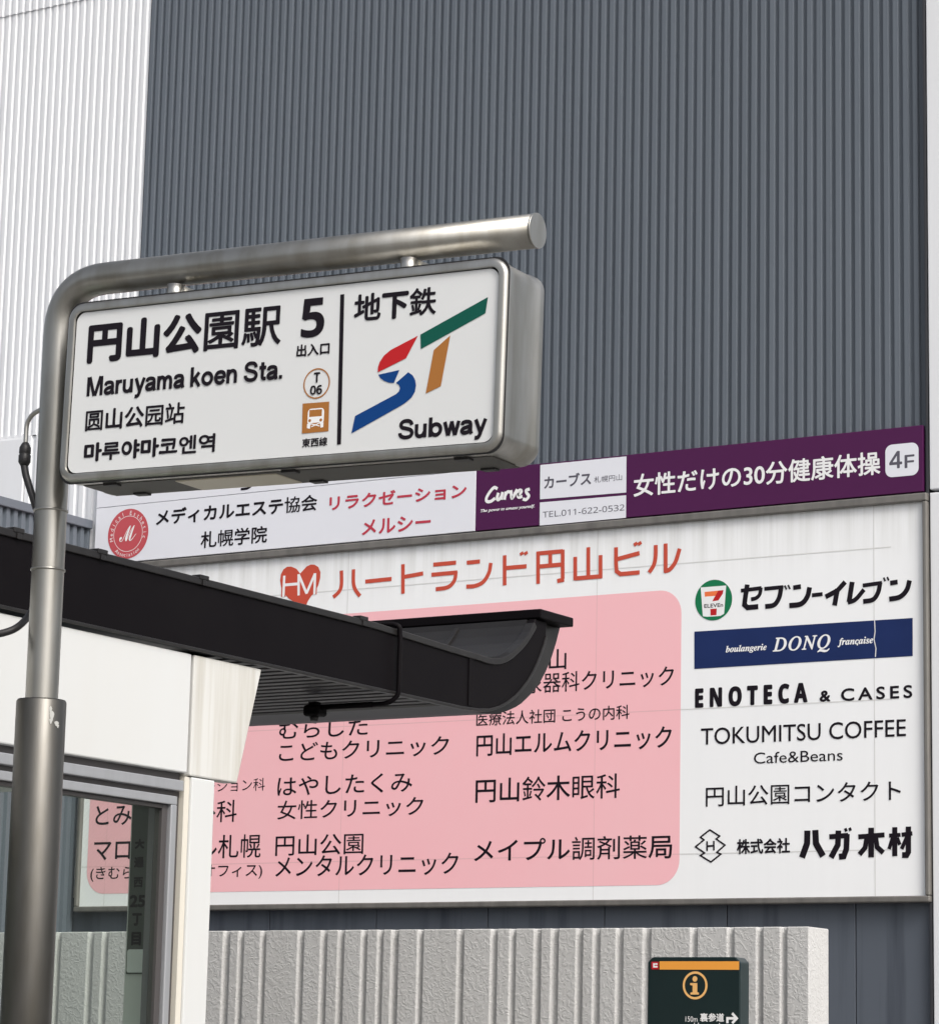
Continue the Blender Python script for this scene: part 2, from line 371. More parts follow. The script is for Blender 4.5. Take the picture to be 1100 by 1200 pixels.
    def ring_text(s, t, c, rad, a0, a1, h, mt, inward=False):
        """letters set round a circle, a0 -> a1 degrees"""
        cu, cv = c; n = len(t)
        for i, ch in enumerate(t):
            if ch == ' ': continue
            a = math.radians(a0+(a1-a0)*(i+.5)/n); vs, fs = glyph_mesh(ch)
            xs = [v[0] for v in vs]; x0, x1 = min(xs), max(xs); k = h/.72
            rt = Vector((math.sin(a), -math.cos(a), 0)); up = Vector((math.cos(a), math.sin(a), 0))
            if inward: rt, up = -rt, -up
            d = s.step(); P = []
            for x, y in vs:
                q = Vector((cu+rad*math.cos(a), cv+rad*math.sin(a), 0)) + rt*((x-(x0+x1)/2)*k) + up*((y-.36)*k)
                P.append(s.fr.at(q.x, q.y, d))
            F = [f if (P[f[1]]-P[f[0]]).cross(P[f[2]]-P[f[0]]).dot(s.fr.n) > 0 else f[::-1] for f in fs]
            s.mb.add(P, F, s.mi(mt))
    def done(s, name, parent): return s.mb.build(name, s.mats, parent)
def letters(parent, fr, t, bl, tr, mt, bold=0., d0=.002, name='lettering', **k):
    p = Print(fr, d0); p.text(t, bl, tr, mt, bold, **k); return p.done(name, parent)

def strokes(parent, fr, lst, wd, mt, name='lettering', d0=.0024):
    p = Print(fr, d0)
    for st in lst:
        cv_ = False; w_ = wd
        if isinstance(st, dict): cv_ = st.get('c', False); w_ = st.get('w', wd); st = st['p']
        p.stroke(st, w_, mt, curve=cv_)
    return p.done(name, parent)

# ------------------------------------------------------------------ ground
g = MB(); g.add([(-600, -600, 0), (600, -600, 0), (600, 600, 0), (-600, 600, 0)], [(0, 1, 2, 3)])
go = g.build('ground', 'asphalt'); go['kind'] = 'structure'

# ------------------------------------------------------------------ the building behind
FY = 20.06                                          # outer face of its cladding
bld = thing('commercial_building', 'tall building clad in dark grey ribbed steel with a white ribbed section at its left', 'building', (-12, FY, 0))
def corr(mb, a0, a1, z0, z1, face, pitch, depth, axis='x', top=.45, fl=.10, out=-1):
    """ribbed sheet: rib tops at 'face', floors pushed in by depth"""
    prof, a = [], a0
    while a < a1-1e-6:
        for da, dd in ((0, 0), (top*pitch, 0), ((top+fl)*pitch, depth), ((1-fl)*pitch, depth)):
            if a+da < a1: prof.append((a+da, dd))
        a += pitch
    prof.append((a1, prof[-1][1])); n = len(prof)
    pt = (lambda p, d, z: (p, face-out*d, z)) if axis == 'x' else (lambda p, d, z: (face-out*d, p, z))
    vs = [pt(p, d, z0) for p, d in prof]+[pt(p, d, z1) for p, d in prof]
    mb.add(vs, [((i, i+1, n+i+1, n+i) if axis == 'x' else (i, i+1, n+i+1, n+i)) for i in range(n-1)])
XL = onY(172, 150, FY).x                            # where dark cladding meets white
XS0, XS1 = onY(86.5, 1069, 19.97).x, onY(1087, 800, 19.97).x
XR = onY(1085, 300, FY).x
ZB = onY(600, 1058, FY).z                           # bottom of the big sign
c = MB(); corr(c, XL, XR, 5.6, 14.5, FY, .0805, .026, top=.46, fl=.08); c.build('dark_cladding', 'clad_dark', bld)
c = MB(); corr(c, -24, XL-.006, onY(0, 514.5, FY).z, onY(0, 20.9, FY).z+.02, FY-.002, .0815, .015)
corr(c, -17.05, XL-.006, 3.0, onY(0, 514.5, FY).z-.003, FY-.004, .105, .020); c.build('white_cladding', 'clad_white', bld)
c = MB(); corr(c, -24, XL-.006, onY(0, 20.9, FY).z, 14.5, FY-.012, .0815, .015); c.build('upper_white_cladding', 'clad_white', bld)
c = MB(); c.box(-24, -17.06, FY-.03, FY+.02, 3.0, onY(0, 514.5, FY).z-.03); c.box(-24, -17.06, FY+.0, FY+.02, onY(0, 514.5, FY).z-.028, onY(0, 514.5, FY).z+.02); c.build('light_panel_wall', 'panel_white', bld)
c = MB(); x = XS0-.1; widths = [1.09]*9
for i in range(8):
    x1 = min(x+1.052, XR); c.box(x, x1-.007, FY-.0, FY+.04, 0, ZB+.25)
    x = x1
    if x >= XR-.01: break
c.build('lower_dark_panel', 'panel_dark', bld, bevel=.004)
c = MB(); c.box(XR, onY(1088.6, 300, FY).x, FY-.05, FY+.05, 0, 14.5); c.build('corner_trim', 'trim_dark', bld, bevel=.006)
ZJ = onY(1095, 577, FY).z
XW = onY(1090, 300, FY).x
c = MB()
for a, b in ((0, ZJ-.012), (ZJ+.012, 14.5)): 
    for i in range(4): c.box(XW+i*1.2, XW+i*1.2+1.192, FY-.06, FY+.05, a, b)
c.build('white_wall', 'panel_white', bld, bevel=.008)
c = MB(); c.box(-24, XW+4.8, FY+.08, FY+9, 0, 14.45); c.build('wall_core', 'trim_dark', bld)

# annex: dark ribbed wall running towards the street just left of the big sign
AX = XS0-.03
p0, p1 = onX(106.5, 609, AX), onX(0, 577, AX)
anx = thing('annex', 'low dark ribbed annex with a grey capping, just left of the big sign', 'building', (AX-2, 16, 0))
ztop = p0.z; zcap = onX(80, 612.5, AX).z
c = MB(); corr(c, 8.0, FY-.03, 0, zcap+.02, AX-.03, .10, .03, axis='y', out=1); c.build('wall', 'clad_dark', anx)
c = MB(); c.box(AX-4, AX, 8.0, FY-.03, zcap, ztop); c.build('capping', mat('grey_capping', (.12, .135, .16), .45), anx, bevel=.008)
c = MB(); c.box(AX-4, AX-.07, 8.02, FY-.04, 0, zcap-.01); c.build('core', 'trim_dark', anx)

# ------------------------------------------------------------------ the two upper signboards
F20 = yplane(20.0)
def board(name, label, x0, x1, z0, z1, mt):
    t = thing(name, label, 'signboard', ((x0+x1)/2, 20.0, z0))
    c = MB(); c.box(x0, x1, 20.0, 20.045, z0, z1); c.build('panel', mt, t, bevel=.003)
    return t
ZU0, ZU1 = onY(1081, 575.5, 20).z, onY(1080, 498, 20).z
XB0, XBm, XB1 = onY(113, 600, 20).x, onY(557.3, 590, 20).x, onY(1080.8, 540, 20).x
ub = board('signboard', 'long white signboard with a round red seal and black and red Japanese lettering', XB0, XBm-.002, ZU0, ZU1, 'banner_white')
pb = board('signboard', 'purple signboard with two white boxes and large white lettering, above the big white sign', XBm, XB1, ZU0, ZU1, 'purple')
K = 'ink'
hb = board('signboard', 'white signboard mostly hidden behind the station sign, just above the board with the red seal', XB0, onY(540, 545, 20).x, ZU1+.004, ZU1+.45, 'banner_white')
letters(ub, F20, 'メディカルエステ協会', (183, 616.5), (372.5, 578.5), K, .0045)
letters(ub, F20, '札幌学院', (235, 643), (313.8, 615.5), K, .0045)
letters(ub, F20, 'リラクゼーション', (386, 598.5), (547, 565.5), 'rose', .004)
letters(ub, F20, 'メルシー', (424, 627.5), (505, 602), 'rose', .004)
p = Print(F20); p.stroke([(282.5, 573.4), (290, 572.4), (294.5, 569.8)], .02, K); p.done('lettering', hb)
cu, cv = F20.loc(150.5, 625.5); rr = .5*(F20.loc(174, 625)[0]-F20.loc(127, 625)[0])
p = Print(F20); p.disc((cu, cv), rr, 'seal_red', pixel=False); p.disc((cu, cv), rr*.72, 'wht', rr*.70, pixel=False)
p.ring_text('Medical Esthetic', (cu, cv), rr*.84, 200, -20, rr*.17, 'wht'); p.ring_text('Association', (cu, cv), rr*.84, 228, 312, rr*.15, 'wht', inward=True)
p.text('𝓜', (cu-rr*.42, cv-rr*.30), (cu+rr*.42, cv+rr*.32), 'wht', pixel=False); p.done('seal', ub)

p = Print(F20); p.poly([(633, 545.0), (733.8, 534.8), (733.6, 577.2), (632.6, 585.2)], 'banner_white'); p.done('white_field', pb)
p = Print(F20); p.poly([(632.5, 588.9), (733.5, 580.4), (733.3, 606.8), (632.2, 616.0)], 'banner_white'); p.done('white_field', pb)
letters(pb, F20, 'カーブス', (637.5, 573), (692.7, 552.5), 'ink_grey', .003, d0=.003)
letters(pb, F20, '札幌円山', (696, 566), (728.7, 555.5), 'ink_grey', d0=.003)
letters(pb, F20, '𝖳𝖤𝖫.𝟢𝟣𝟣-𝟨𝟤𝟤-𝟢𝟧𝟥𝟤', (636, 606.8), (731.5, 591), 'ink_grey', d0=.003)
zc_ = lambda x, y: (540+x/8.575, 460+y/8.575)
cur = [[(368,968),(335,955),(295,995),(258,1058),(262,1094),(300,1094),(345,1062)], [(378,1008),(364,1058),(376,1078),(404,1050),(420,1000)], [(418,1004),(408,1078)],
 [(452,996),(438,1078)], [(443,1040),(468,1000),(494,1000)], [(504,982),(513,1062),(546,1010),(566,972)], [(570,1032),(602,1008),(606,986),(586,984),(570,1020),(582,1052),(618,1044)],
 [(692,970),(656,984),(662,1010),(682,1040),(656,1076),(622,1070)]]
strokes(pb, F20, [dict(p=[zc_(*q) for q in st_], c=1) for st_ in cur], .026, 'wht')
letters(pb, F20, '𝑇𝒉𝑒 𝑝𝑜𝑤𝑒𝑟 𝑡𝑜 𝑎𝑚𝑎𝑧𝑒 𝑦𝑜𝑢𝑟𝑠𝑒𝑙𝑓.', (563, 601.5), (626.5, 591), 'wht', .0012)
letters(pb, F20, '女性だけの30分健康体操', (742, 582.8), (1031, 528), 'wht', .0035)
b0, b1 = F20.loc(1037, 560), F20.loc(1075.7, 518)
p = Print(F20); p.poly(rrect(b0[0], b0[1], b1[0], b1[1], .055), 'banner_white', pixel=False)
p.text('𝟦', (1041.5, 549.8), (1056.5, 528), 'ink_grey', .004); p.text('𝖥', (1059.5, 548.8), (1071, 532.3), 'ink_grey', .003); p.done('floor_badge', pb)

# ------------------------------------------------------------------ the big white sign
bs = thing('building_sign', 'big white framed sign with a pink field of clinic names, below the purple signboard', 'sign', ((XS0+XS1)/2, 20.0, onY(600, 1058, 19.97).z))
o_t, o_b = onY(1081, 577.3, 19.97).z, onY(1090, 1057.0, 19.97).z
i_l, i_r = onY(92.2, 1030, 19.97).x, onY(1081.5, 800, 19.97).x
i_t, i_b = onY(1080, 587.0, 19.97).z, onY(1084, 1049.5, 19.97).z
c = MB(); c.box(XS0+.02, XS1-.02, 20.0, 20.05, o_b+.02, o_t-.02); c.build('panel', 'sign_white', bs)
c = MB(); c.box(XS0, XS1, 19.96, 20.055, i_t, o_t); c.box(XS0, XS1, 19.96, 20.055, o_b, i_b)
c.box(XS0, i_l, 19.962, 20.053, i_b+.001, i_t-.001); c.box(i_r, XS1, 19.962, 20.053, i_b+.001, i_t-.001)
c.build('frame', 'anodised', bs, bevel=.01)
u0 = F20.loc(103.2, 1000)[0]; u1 = F20.loc(797, 860)[0]; v1 = F20.loc(700, 697.5)[1]; v0 = F20.loc(700, 1038.3)[1]
p = Print(F20, .0015); p.poly(rrect(u0, v0, u1, v1, .19, 10), 'pink', pixel=False); pinkf = p.done('pink_field', bs)
p = Print(F20, .0012)
for u in (F20.loc(404.5, 800)[0], F20.loc(698, 800)[0], F20.loc(1024, 800)[0], F20.loc(404.5, 800)[0]-2.42):
    p.stroke([(u, i_b), (u, i_t)], .007, 'joint', pixel=False)
for a in ((700, 668), (700, 836.5), (1000, 996.5)):
    v = F20.loc(*a)[1]; p.stroke([(i_l, v), (u1+1.75, v)], .008, 'joint', pixel=False)
p.done('sheet_joints', bs)
p = Print(F20, .0016)
for u in (F20.loc(404.5, 800)[0], F20.loc(698, 800)[0], F20.loc(404.5, 800)[0]-2.42): p.stroke([(u, v0), (u, v1)], .006, 'joint_pink', pixel=False)
for a in ((700, 836.5), (1000, 996.5)):
    v = F20.loc(*a)[1]; p.stroke([(u0, v), (u1, v)], .008, 'joint_pink', pixel=False)
p.done('sheet_joints', bs)

# title, drawn stroke by stroke in its angular lettering
title = [dict(p=[(400.3,668.6),(400.3,685),(397.6,693.2),(390.7,700)],c=1), dict(p=[(414.4,667.2),(414.4,683),(416.6,691),(422,698.6)],c=1),
 [(428.2,681.6),(459,678.4)], [(472.3,661.2),(472.3,695.8)], [(472.3,676.3),(496,672)],
 [(507.8,661.8),(534.5,659.3)], [(505.7,673.6),(536,670.8)], dict(p=[(534.4,670.0),(532.4,680.5),(525,688.0),(510.7,690.6)],c=1),
 [(547,659.5),(562.5,658)], dict(p=[(575.2,659.6),(573,671),(566.6,681.6),(557.3,686.4),(546.5,687.5)],c=1),
 [(591.3,650.8),(591.3,686)], [(591.3,665.8),(617,663.6)], [(610.6,647.2),(612,650.4)], [(615.6,646.7),(617,649.9)],
 [(630.5,646.2),(630.5,684.2)], [(630.5,648.6),(659.3,646.0)], [(659.3,644.2),(659.3,678.5)], [(661,679.2),(652.8,681)], [(644.8,648),(644.8,662.7)], [(630.5,664),(659.3,661.5)],
 [(674,652.6),(674,680)], [(674,677.9),(705.6,675.3)], [(689.3,641.4),(689.3,676.4)], [(703.6,650.6),(703.6,677.5)],
 dict(p=[(721.7,641.4),(721.7,660),(722.4,669.5),(727,672.8),(749.3,670.8)]), [(721.7,655.6),(749.3,648.2)], [(743.8,635.9),(745.4,639.4)], [(748.6,635.2),(750.2,638.6)],
 dict(p=[(768.2,638.8),(768,652),(766,662),(760.5,671)],c=1), [(779.8,637),(779.8,671)], dict(p=[(778.4,669.6),(785,667),(791.5,658),(796.2,643)],c=1)]
strokes(bs, F20, title, .034, 'red')
# heart emblem
hz = lambda x, y: (310+x/9.167, 640+y/9.167)
p = Print(F20, .0024)
heart = [(385,295),(345,244),(290,220),(245,222),(205,250),(178,305),(170,370),(182,440),(215,510),(260,560),(320,600),(390,620),(452,632),(468,590),(500,540),(545,490),(580,420),(600,345),(603,280),(580,225),(540,200),(500,198),(455,218),(415,262)]
p.poly([hz(*q) for q in heart], 'red')
HM = [[(215,318),(205,545)], [(215,418),(368,405)], [(369,302),(368,530)], [(369,305),(455,510)], [(452,510),(545,295)], [(546,292),(538,520)]]
for st in HM: p.stroke([hz(*q) for q in st], .046, 'red')
for st in HM: p.stroke([hz(*q) for q in st], .024, 'wht')
p.done('emblem', bs)

for t, bl, tr, b in (
 ('むらした', (327, 866.5), (431.5, 840.5), .0014), ('こどもクリニック', (327, 893.3), (526.5, 862), .0014),
 ('はやしたくみ', (325, 933.3), (483.5, 904.5), .0014), ('女性クリニック', (325, 960.8), (496.5, 932.5), .0014),
 ('円山公園', (322.7, 1003.2), (426.5, 976), .0014), ('メンタルクリニック', (322.7, 1028.7), (537.5, 998.5), .0014),
 ('円山', (617, 787), (663.8, 760), .0014), ('泌尿器科クリニック', (593, 814.5), (789.5, 779.5), .0014),
 ('医療法人社団 こうの内科', (558, 851.3), (737.5, 825.8), .001), ('円山エルムクリニック', (558, 886.6), (787, 850), .0022),
 ('円山鈴木眼科', (557, 941), (726.5, 905.8), .0022), ('メイプル調剤薬局', (555.5, 1010.8), (787.5, 977.5), .0022),
 ('リハビリテーション科', (172, 931.5), (311, 911.5), .0), ('とみた整形外科', (112, 968.5), (278.5, 937), .0022),
 ('マロニエビル札幌', (110, 1009.5), (306.5, 977), .0022), ('(きむらファミリーオフィス)', (106, 1033.5), (308, 1012), .001)):
    letters(pinkf, F20, t, bl, tr, K, b, d0=.0024)
# right column of shop names
z5 = lambda x, y: (800+x/6.875, 660+y/6.875)
z3 = lambda x, y: (780+x/3, 660+y/3)
sv = [dict(p=[z5(466,222),z5(632,200)],w=.030), dict(p=[z5(628,196),z5(618,250),z5(590,280),z5(548,292)],c=1,w=.030), dict(p=[z5(518,172),z5(500,290),z5(495,335),z5(520,358),z5(606,350)],w=.040),
 dict(p=[z5(655,207),z5(808,192)],w=.030), dict(p=[z5(792,185),z5(775,275),z5(735,335),z5(662,350)],c=1,w=.038), dict(p=[z5(818,180),z5(834,212)],w=.014), dict(p=[z5(846,176),z5(862,208)],w=.014),
 dict(p=[z5(888,198),z5(950,188)],w=.036), dict(p=[z5(1020,194),z5(1000,272),z5(950,328),z5(856,342)],c=1,w=.040),
 dict(p=[(951,697.6),(963.5,696.2)],w=.030), dict(p=[(990,682),(981,692),(967,699.5)],w=.038), dict(p=[(981,690),(977.5,709.5)],w=.040),
 dict(p=[(998.2,682),(994.5,705.5)],w=.040), dict(p=[(993,706),(1002,702.5),(1012,691)],c=1,w=.034),
 dict(p=[(1010.5,686.2),(1033,683)],w=.030), dict(p=[(1031,682.5),(1028.6,694),(1022.7,702.5),(1011,705)],c=1,w=.036), dict(p=[(1035,676.8),(1036.8,681.2)],w=.014), dict(p=[(1039.2,676.2),(1041,680.5)],w=.014),
 dict(p=[(1042.6,683.4),(1051.4,682)],w=.036), dict(p=[(1065.4,680.2),(1062,691.5),(1054,699.5),(1041.5,702.2)],c=1,w=.038)]
strokes(bs, F20, sv, .036, K)
c7 = F20.loc(*z5(247, 297)); r7 = .5*(F20.loc(*z5(395, 297))[0]-F20.loc(*z5(98, 297))[0])
p = Print(F20, .0024); p.disc(c7, r7, 'logo_green2', pixel=False)
p.poly([z5(*q) for q in [(143,196),(348,180),(331,408),(300,425),(195,432),(160,428)]], 'wht')
p.poly([z5(*q) for q in [(174,232),(285,221),(262,264),(176,270)]], 'logo_orange')
p.poly([z5(*q) for q in [(285,221),(326,217),(320,248),(285,300),(236,308),(248,285)]], 'logo_red')
p.poly([z5(*q) for q in [(220,370),(272,365),(270,418),(222,422)]], 'logo_red')
p.text('ELEVEn', z5(171, 362), z5(323, 320), K, .001); p.done('emblem', bs)
p = Print(F20, .0020); p.poly([(813.3, 740.2), (1068.9, 724.2), (1069, 768.8), (813.3, 784)], 'navy'); bluef = p.done('blue_field', bs)
letters(bluef, F20, '𝒃𝒐𝒖𝒍𝒂𝒏𝒈𝒆𝒓𝒊𝒆', (850, 766.8), (898, 754), 'wht', .001, d0=.003)
letters(bluef, F20, '𝐷𝑂𝑁𝑄', (905, 768), (972.7, 743), 'wht', .003, d0=.003, spacing=1.12)
p = Print(F20, .003); p.text('𝒇𝒓𝒂𝒏𝒄𝒂𝒊𝒔𝒆', (981, 758.6), (1022.7, 745.4), 'wht', .001); p.stroke([(1004.5, 754.4), (1004, 756.4)], .010, 'wht'); p.done('lettering', bluef)
p = Print(F20, .003); p.stroke([z3(733, 200), z3(735, 240), z3(731, 268), z3(738, 300), z3(736, 330)], .008, 'joint'); p.done('scratch', bs)
letters(bs, F20, '𝗘𝗡𝗢𝗧𝗘𝗖𝗔', (814, 830), (946, 799.6), K, .006, spacing=1.6, d0=.0024)
letters(bs, F20, '&', (960, 822.8), (972.7, 808.8), K, .004, d0=.0024)
letters(bs, F20, 'CASES', (985, 822), (1068.5, 802.5), K, .003, spacing=1.35, d0=.0024)
letters(bs, F20, 'TOKUMITSU COFFEE', (821, 873.2), (1061, 842.5), K, .0006, d0=.0024)
letters(bs, F20, 'Cafe&Beans', (883, 895.2), (987, 877.8), K, .0, d0=.0024)
letters(bs, F20, '円山公園コンタクト', (826.7, 945.4), (1055, 914), K, .001, d0=.0024)
z7 = lambda x, y: (800+x/7.333, 960+y/7.333)
p = Print(F20, .0024); p.stroke([z7(*q) for q in [(230,92),(315,145),(285,170),(360,222),(290,285),(325,300),(240,368),(150,312),(185,290),(108,237),(180,178),(150,155)]], .0125, K, closed=True)
for st in ([(207,190),(207,272)], [(265,186),(265,268)], [(207,232),(265,228)]): p.stroke([z7(*q) for q in st], .014, K)
p.done('emblem', bs)
letters(bs, F20, '株式会社', (862.7, 1001.5), (925.7, 981.5), K, .005, d0=.0024)
haga = [dict(p=[z3(497,940),z3(496,985),z3(478,1035)],w=.05), dict(p=[z3(525,938),z3(527,985),z3(552,1030)],w=.05),
 dict(p=[z3(574,962),z3(640,957)],w=.038), dict(p=[z3(636,952),z3(634,1005),z3(625,1030),z3(608,1032)],w=.045), dict(p=[z3(606,940),z3(604,990),z3(580,1035)],w=.045), dict(p=[z3(630,932),z3(634,943)],w=.022), dict(p=[z3(645,930),z3(649,941)],w=.022),
 dict(p=[z3(676,962),z3(768,955)],w=.036), dict(p=[z3(721,930),z3(721,1034)],w=.045), dict(p=[z3(706,965),z3(700,1000),z3(680,1024)],w=.038), dict(p=[z3(737,962),z3(742,998),z3(764,1018)],w=.038),
 dict(p=[z3(784,958),z3(824,955)],w=.030), dict(p=[z3(804,928),z3(804,1030)],w=.040), dict(p=[z3(798,960),z3(784,1005)],w=.028), dict(p=[z3(812,965),z3(822,990)],w=.028),
 dict(p=[z3(828,955),z3(866,950)],w=.032), dict(p=[z3(852,926),z3(852,1015),z3(846,1026),z3(830,1026)],w=.042), dict(p=[z3(848,960),z3(828,1005)],w=.03)]
strokes(bs, F20, haga, .04, K)

# ------------------------------------------------------------------ concrete garden wall
WY = 14.2
xa, xb = -20.0, onY(947, 1087.5, WY).x
wth = onX(970.5, 1093, xb).y - WY
wt = onY(600, 1088.3, WY).z
wl = thing('concrete_wall', 'rough concrete wall with upright grooves standing below the big sign', 'wall', ((xa+xb)/2, WY, 0))
gx = [104, 121, 263, 280, 306, 350, 377, 397, 424, 443, 460, 490, 537, 576, 598, 627, 647, 676, 696, 723, 755, 810, 853, 887, 915]
cuts = sorted(onY(x+2.5, 1100, WY).x for x in gx)
random.seed(3); x = cuts[0]-.25
while x > xa+.2: cuts.insert(0, x); x -= random.choice((.13, .2, .32, .5))
prof = [(xa, WY)]
for x in cuts:
    hw = .017+random.uniform(-.003, .003)
    prof += [(x-hw-.005, WY), (x-hw+.003, WY+.024), (x+hw-.003, WY+.024), (x+hw+.005, WY)]
prof += [(xb, WY), (xb, WY+wth), (xa, WY+wth)]
c = MB(); c.prism([(x, y, 0) for x, y in prof], (0, 0, wt)); c.build('wall_body', 'concrete', wl, bevel=.006, bseg=3)

# ------------------------------------------------------------------ information totem
TY = 13.4
F14 = yplane(TY)
tx0, tx1 = onY(758.3, 1150, TY).x, onY(866.8, 1150, TY).x; tz = onY(816, 1121.5, TY).z
tot = thing('information_sign', 'dark green information totem with an amber stripe, in front of the concrete wall', 'sign', ((tx0+tx1)/2, TY, 0))
c = MB(); k = .026
c.prism([(tx0, TY, .12), (tx1, TY, .12), (tx1, TY, tz-k), (tx1-k, TY, tz), (tx0+k, TY, tz), (tx0, TY, tz-k)], (0, .105, 0)); c.build('body', 'totem', tot, bevel=.006)
c = MB(); c.box(tx0+.03, tx1-.03, TY+.02, TY+.12, 0, .12); c.build('plinth', 'alu', tot, bevel=.005)
zt = lambda x, y: (750+x/7.857, 1110+y/7.857)
p = Print(F14); p.poly([zt(178,130), zt(910,130), zt(910,208), zt(178,206)], 'amber'); p.done('stripe', tot)
p = Print(F14); p.poly([zt(103,134), zt(170,134), zt(170,204), zt(103,204)], 'logo_red'); p.poly([zt(110,140), zt(160,140), zt(160,192), zt(110,192)], 'rose')
p.stroke([zt(160,155), zt(125,155), zt(125,180), zt(160,180)], .008, 'wht'); p.done('emblem', tot)
ci = F14.loc(*zt(505, 352)); ri = .5*(F14.loc(*zt(618, 352))[0]-F14.loc(*zt(390, 352))[0])
p = Print(F14); p.disc(ci, ri, 'amber_pale', ri*.83, pixel=False); p.disc(zt(503, 292), ri*.20, 'amber_pale')
for pl in ([(460,330),(525,330),(525,415),(540,418),(540,436),(462,436),(462,418),(482,414),(482,352),(460,348)],): p.poly([zt(*q) for q in pl], 'amber_pale')
p.done('information_symbol', tot)
letters(tot, F14, '150m', zt(416, 686), zt(527, 637), 'wht')
letters(tot, F14, '裏参道', zt(548, 688), zt(774, 606), 'wht', .0025)
p = Print(F14); p.stroke([zt(802, 700), zt(802, 655), zt(888, 655)], .013, 'wht'); p.stroke([zt(846, 608), zt(888, 655), zt(846, 700)], .013, 'wht'); p.done('arrow', tot)
letters(tot, F14, 'Urasando', zt(495, 745), zt(775, 698), 'wht')

# ------------------------------------------------------------------ subway entrance shelter
KX = -7.0
she = thing('entrance_shelter', 'subway entrance shelter with white panels and a black roof curling up at its end', 'shelter', (-9, 8.5, 0))
A = lambda x, y: (onX(x, y, KX).y, onX(x, y, KX).z)
top = [(440,733),(480,745),(520,757.5),(548,766),(560,769.3),(568,772.3),(576,774),(584,773.6),(591,771.3),(598,767),(604,761.3),(609,756.5),(613.3,751.3),(619.5,742),(625.3,731.3)]
bot = [(560,832.7),(573.3,832.7),(584,829.6),(593.3,824.7),(602.5,817.5),(610.7,808.7),(618,799),(624,788.7),(629.2,778),(633.3,767.3),(637,757),(640,746)]
outp = [(560,834.7),(572,836.6),(582.7,836.4),(594,833.2),(604,828.7),(611,824),(617.3,818),(625,810),(632,800.7),(639,787.5),(645.3,772.7),(651,754.5),(656,735.3)]
A2 = lambda x, y: (onX(x, y, KX-.047).y, onX(x, y, KX-.047).z)
Tp, Bp, Op = [A(*q) for q in top], [A(*q) for q in bot], [A2(*q) for q in outp]
ZF1, ZF0 = HC+1.913, HC+1.624
Y0 = 4.5
zc = HC+2.132
fas = [(Y0, ZF0), (11.35, ZF0+.001)]+Bp+[(12.118, zc), (12.01, zc)]+Tp[::-1][:-3]+[(10.6, ZF1-.006), (Y0, ZF1)]
c = MB(); c.prism([(KX, y, z) for y, z in fas], (-.045, 0, 0)); c.build('fascia', 'black', she, bevel=.008, bseg=3)
body = [(Y0, ZF0+.032), (11.22, ZF0+.032), (11.30, ZF0+.010)]+Op+[(12.24, zc-.002), (12.005, zc-.002)]+[(y, z-.004) for y, z in Tp[::-1][:-3]]+[(10.6, ZF1-.02), (Y0, ZF1-.02)]
c = MB(); c.prism([(KX-.047, y, z) for y, z in body], (-4.1, 0, 0)); c.build('roof', 'black_inner', she)
c = MB(); c.box(KX+.025, KX-4.15, 12.012, 12.332, HC+2.135, HC+2.18); c.build('roof_cap', 'black', she, bevel=.006)
def band(pts, w0, w1):
    # outline of a strip that follows a 2D path, w0 below to w1 above it
    q = [Vector((*p_, 0)) for p_ in pts]; up_, dn_ = [], []
    for i_ in range(len(q)):
        t_ = (q[min(i_+1, len(q)-1)]-q[max(i_-1, 0)]).normalized(); n_ = Vector((-t_.y, t_.x, 0))
        up_.append(q[i_]+n_*w1); dn_.append(q[i_]-n_*w0)
    return [(p_.x, p_.y) for p_ in up_+dn_[::-1]]
# flashing along the top edge
fl = [(y, z) for y, z in [(Y0, ZF1), (10.6, ZF1-.006)]+Tp[2:]]
c = MB(); c.prism([(KX+.010, y, z) for y, z in band(fl, .020, .010)], (-.05, 0, 0)); c.build('flashing', 'black_inner', she, bevel=.004)
c = MB()
fb = [(Y0, ZF0), (11.35, ZF0+.001)]+Bp
c.prism([(KX+.006, y, z) for y, z in band(fb, .004, .010)], (-.03, 0, 0)); c.build('edge_trim', 'black_inner', she, bevel=.003)
# joint in the fascia
yj = A(551, 800)[0]
c = MB(); c.box(KX+.001, KX+.005, yj-.02, yj+.02, ZF0+.02, ZF1-.03); c.build('joint_cover', 'black', she, bevel=.001)
# inner fold of the curled roof (a raised seam)
ry = [(y, z) for y, z in Tp[3:]]
c = MB(); c.prism([(KX-.42, y, z) for y, z in band(ry, .006, .008)], (-.02, 0, 0)); c.build('roof_seam', 'black_inner', she, bevel=.002)
for fx, fy in ((118, 648), (237, 679), (424, 733), (20, 624)):
    q_ = onX(fx, fy, KX)
    c = MB(); c.box(KX-.03, KX+.014, q_.y-.03, q_.y+.03, ZF1-.002, ZF1+.017); c.box(KX+.0105, KX+.016, q_.y-.012, q_.y+.012, ZF1-.026, ZF1-.003); c.build('roof_clip', 'black_inner', she, bevel=.004)
# ribbed soffit
prof = []; y = 9.55
while y < 11.5:
    prof += [(y, 0), (y+.052, 0), (y+.062, .022), (y+.088, .022)]; y += .098
prof = [q for q in prof if q[0] < 11.22]
n = len(prof); zs = ZF0+.033
c = MB(); c.add([(KX-.049, y, zs-.026+d) for y, d in prof]+[(KX-4.1, y, zs-.026+d) for y, d in prof], [(i, n+i, n+i+1, i+1) for i in range(n-1)]); c.build('soffit', 'soffit', she)
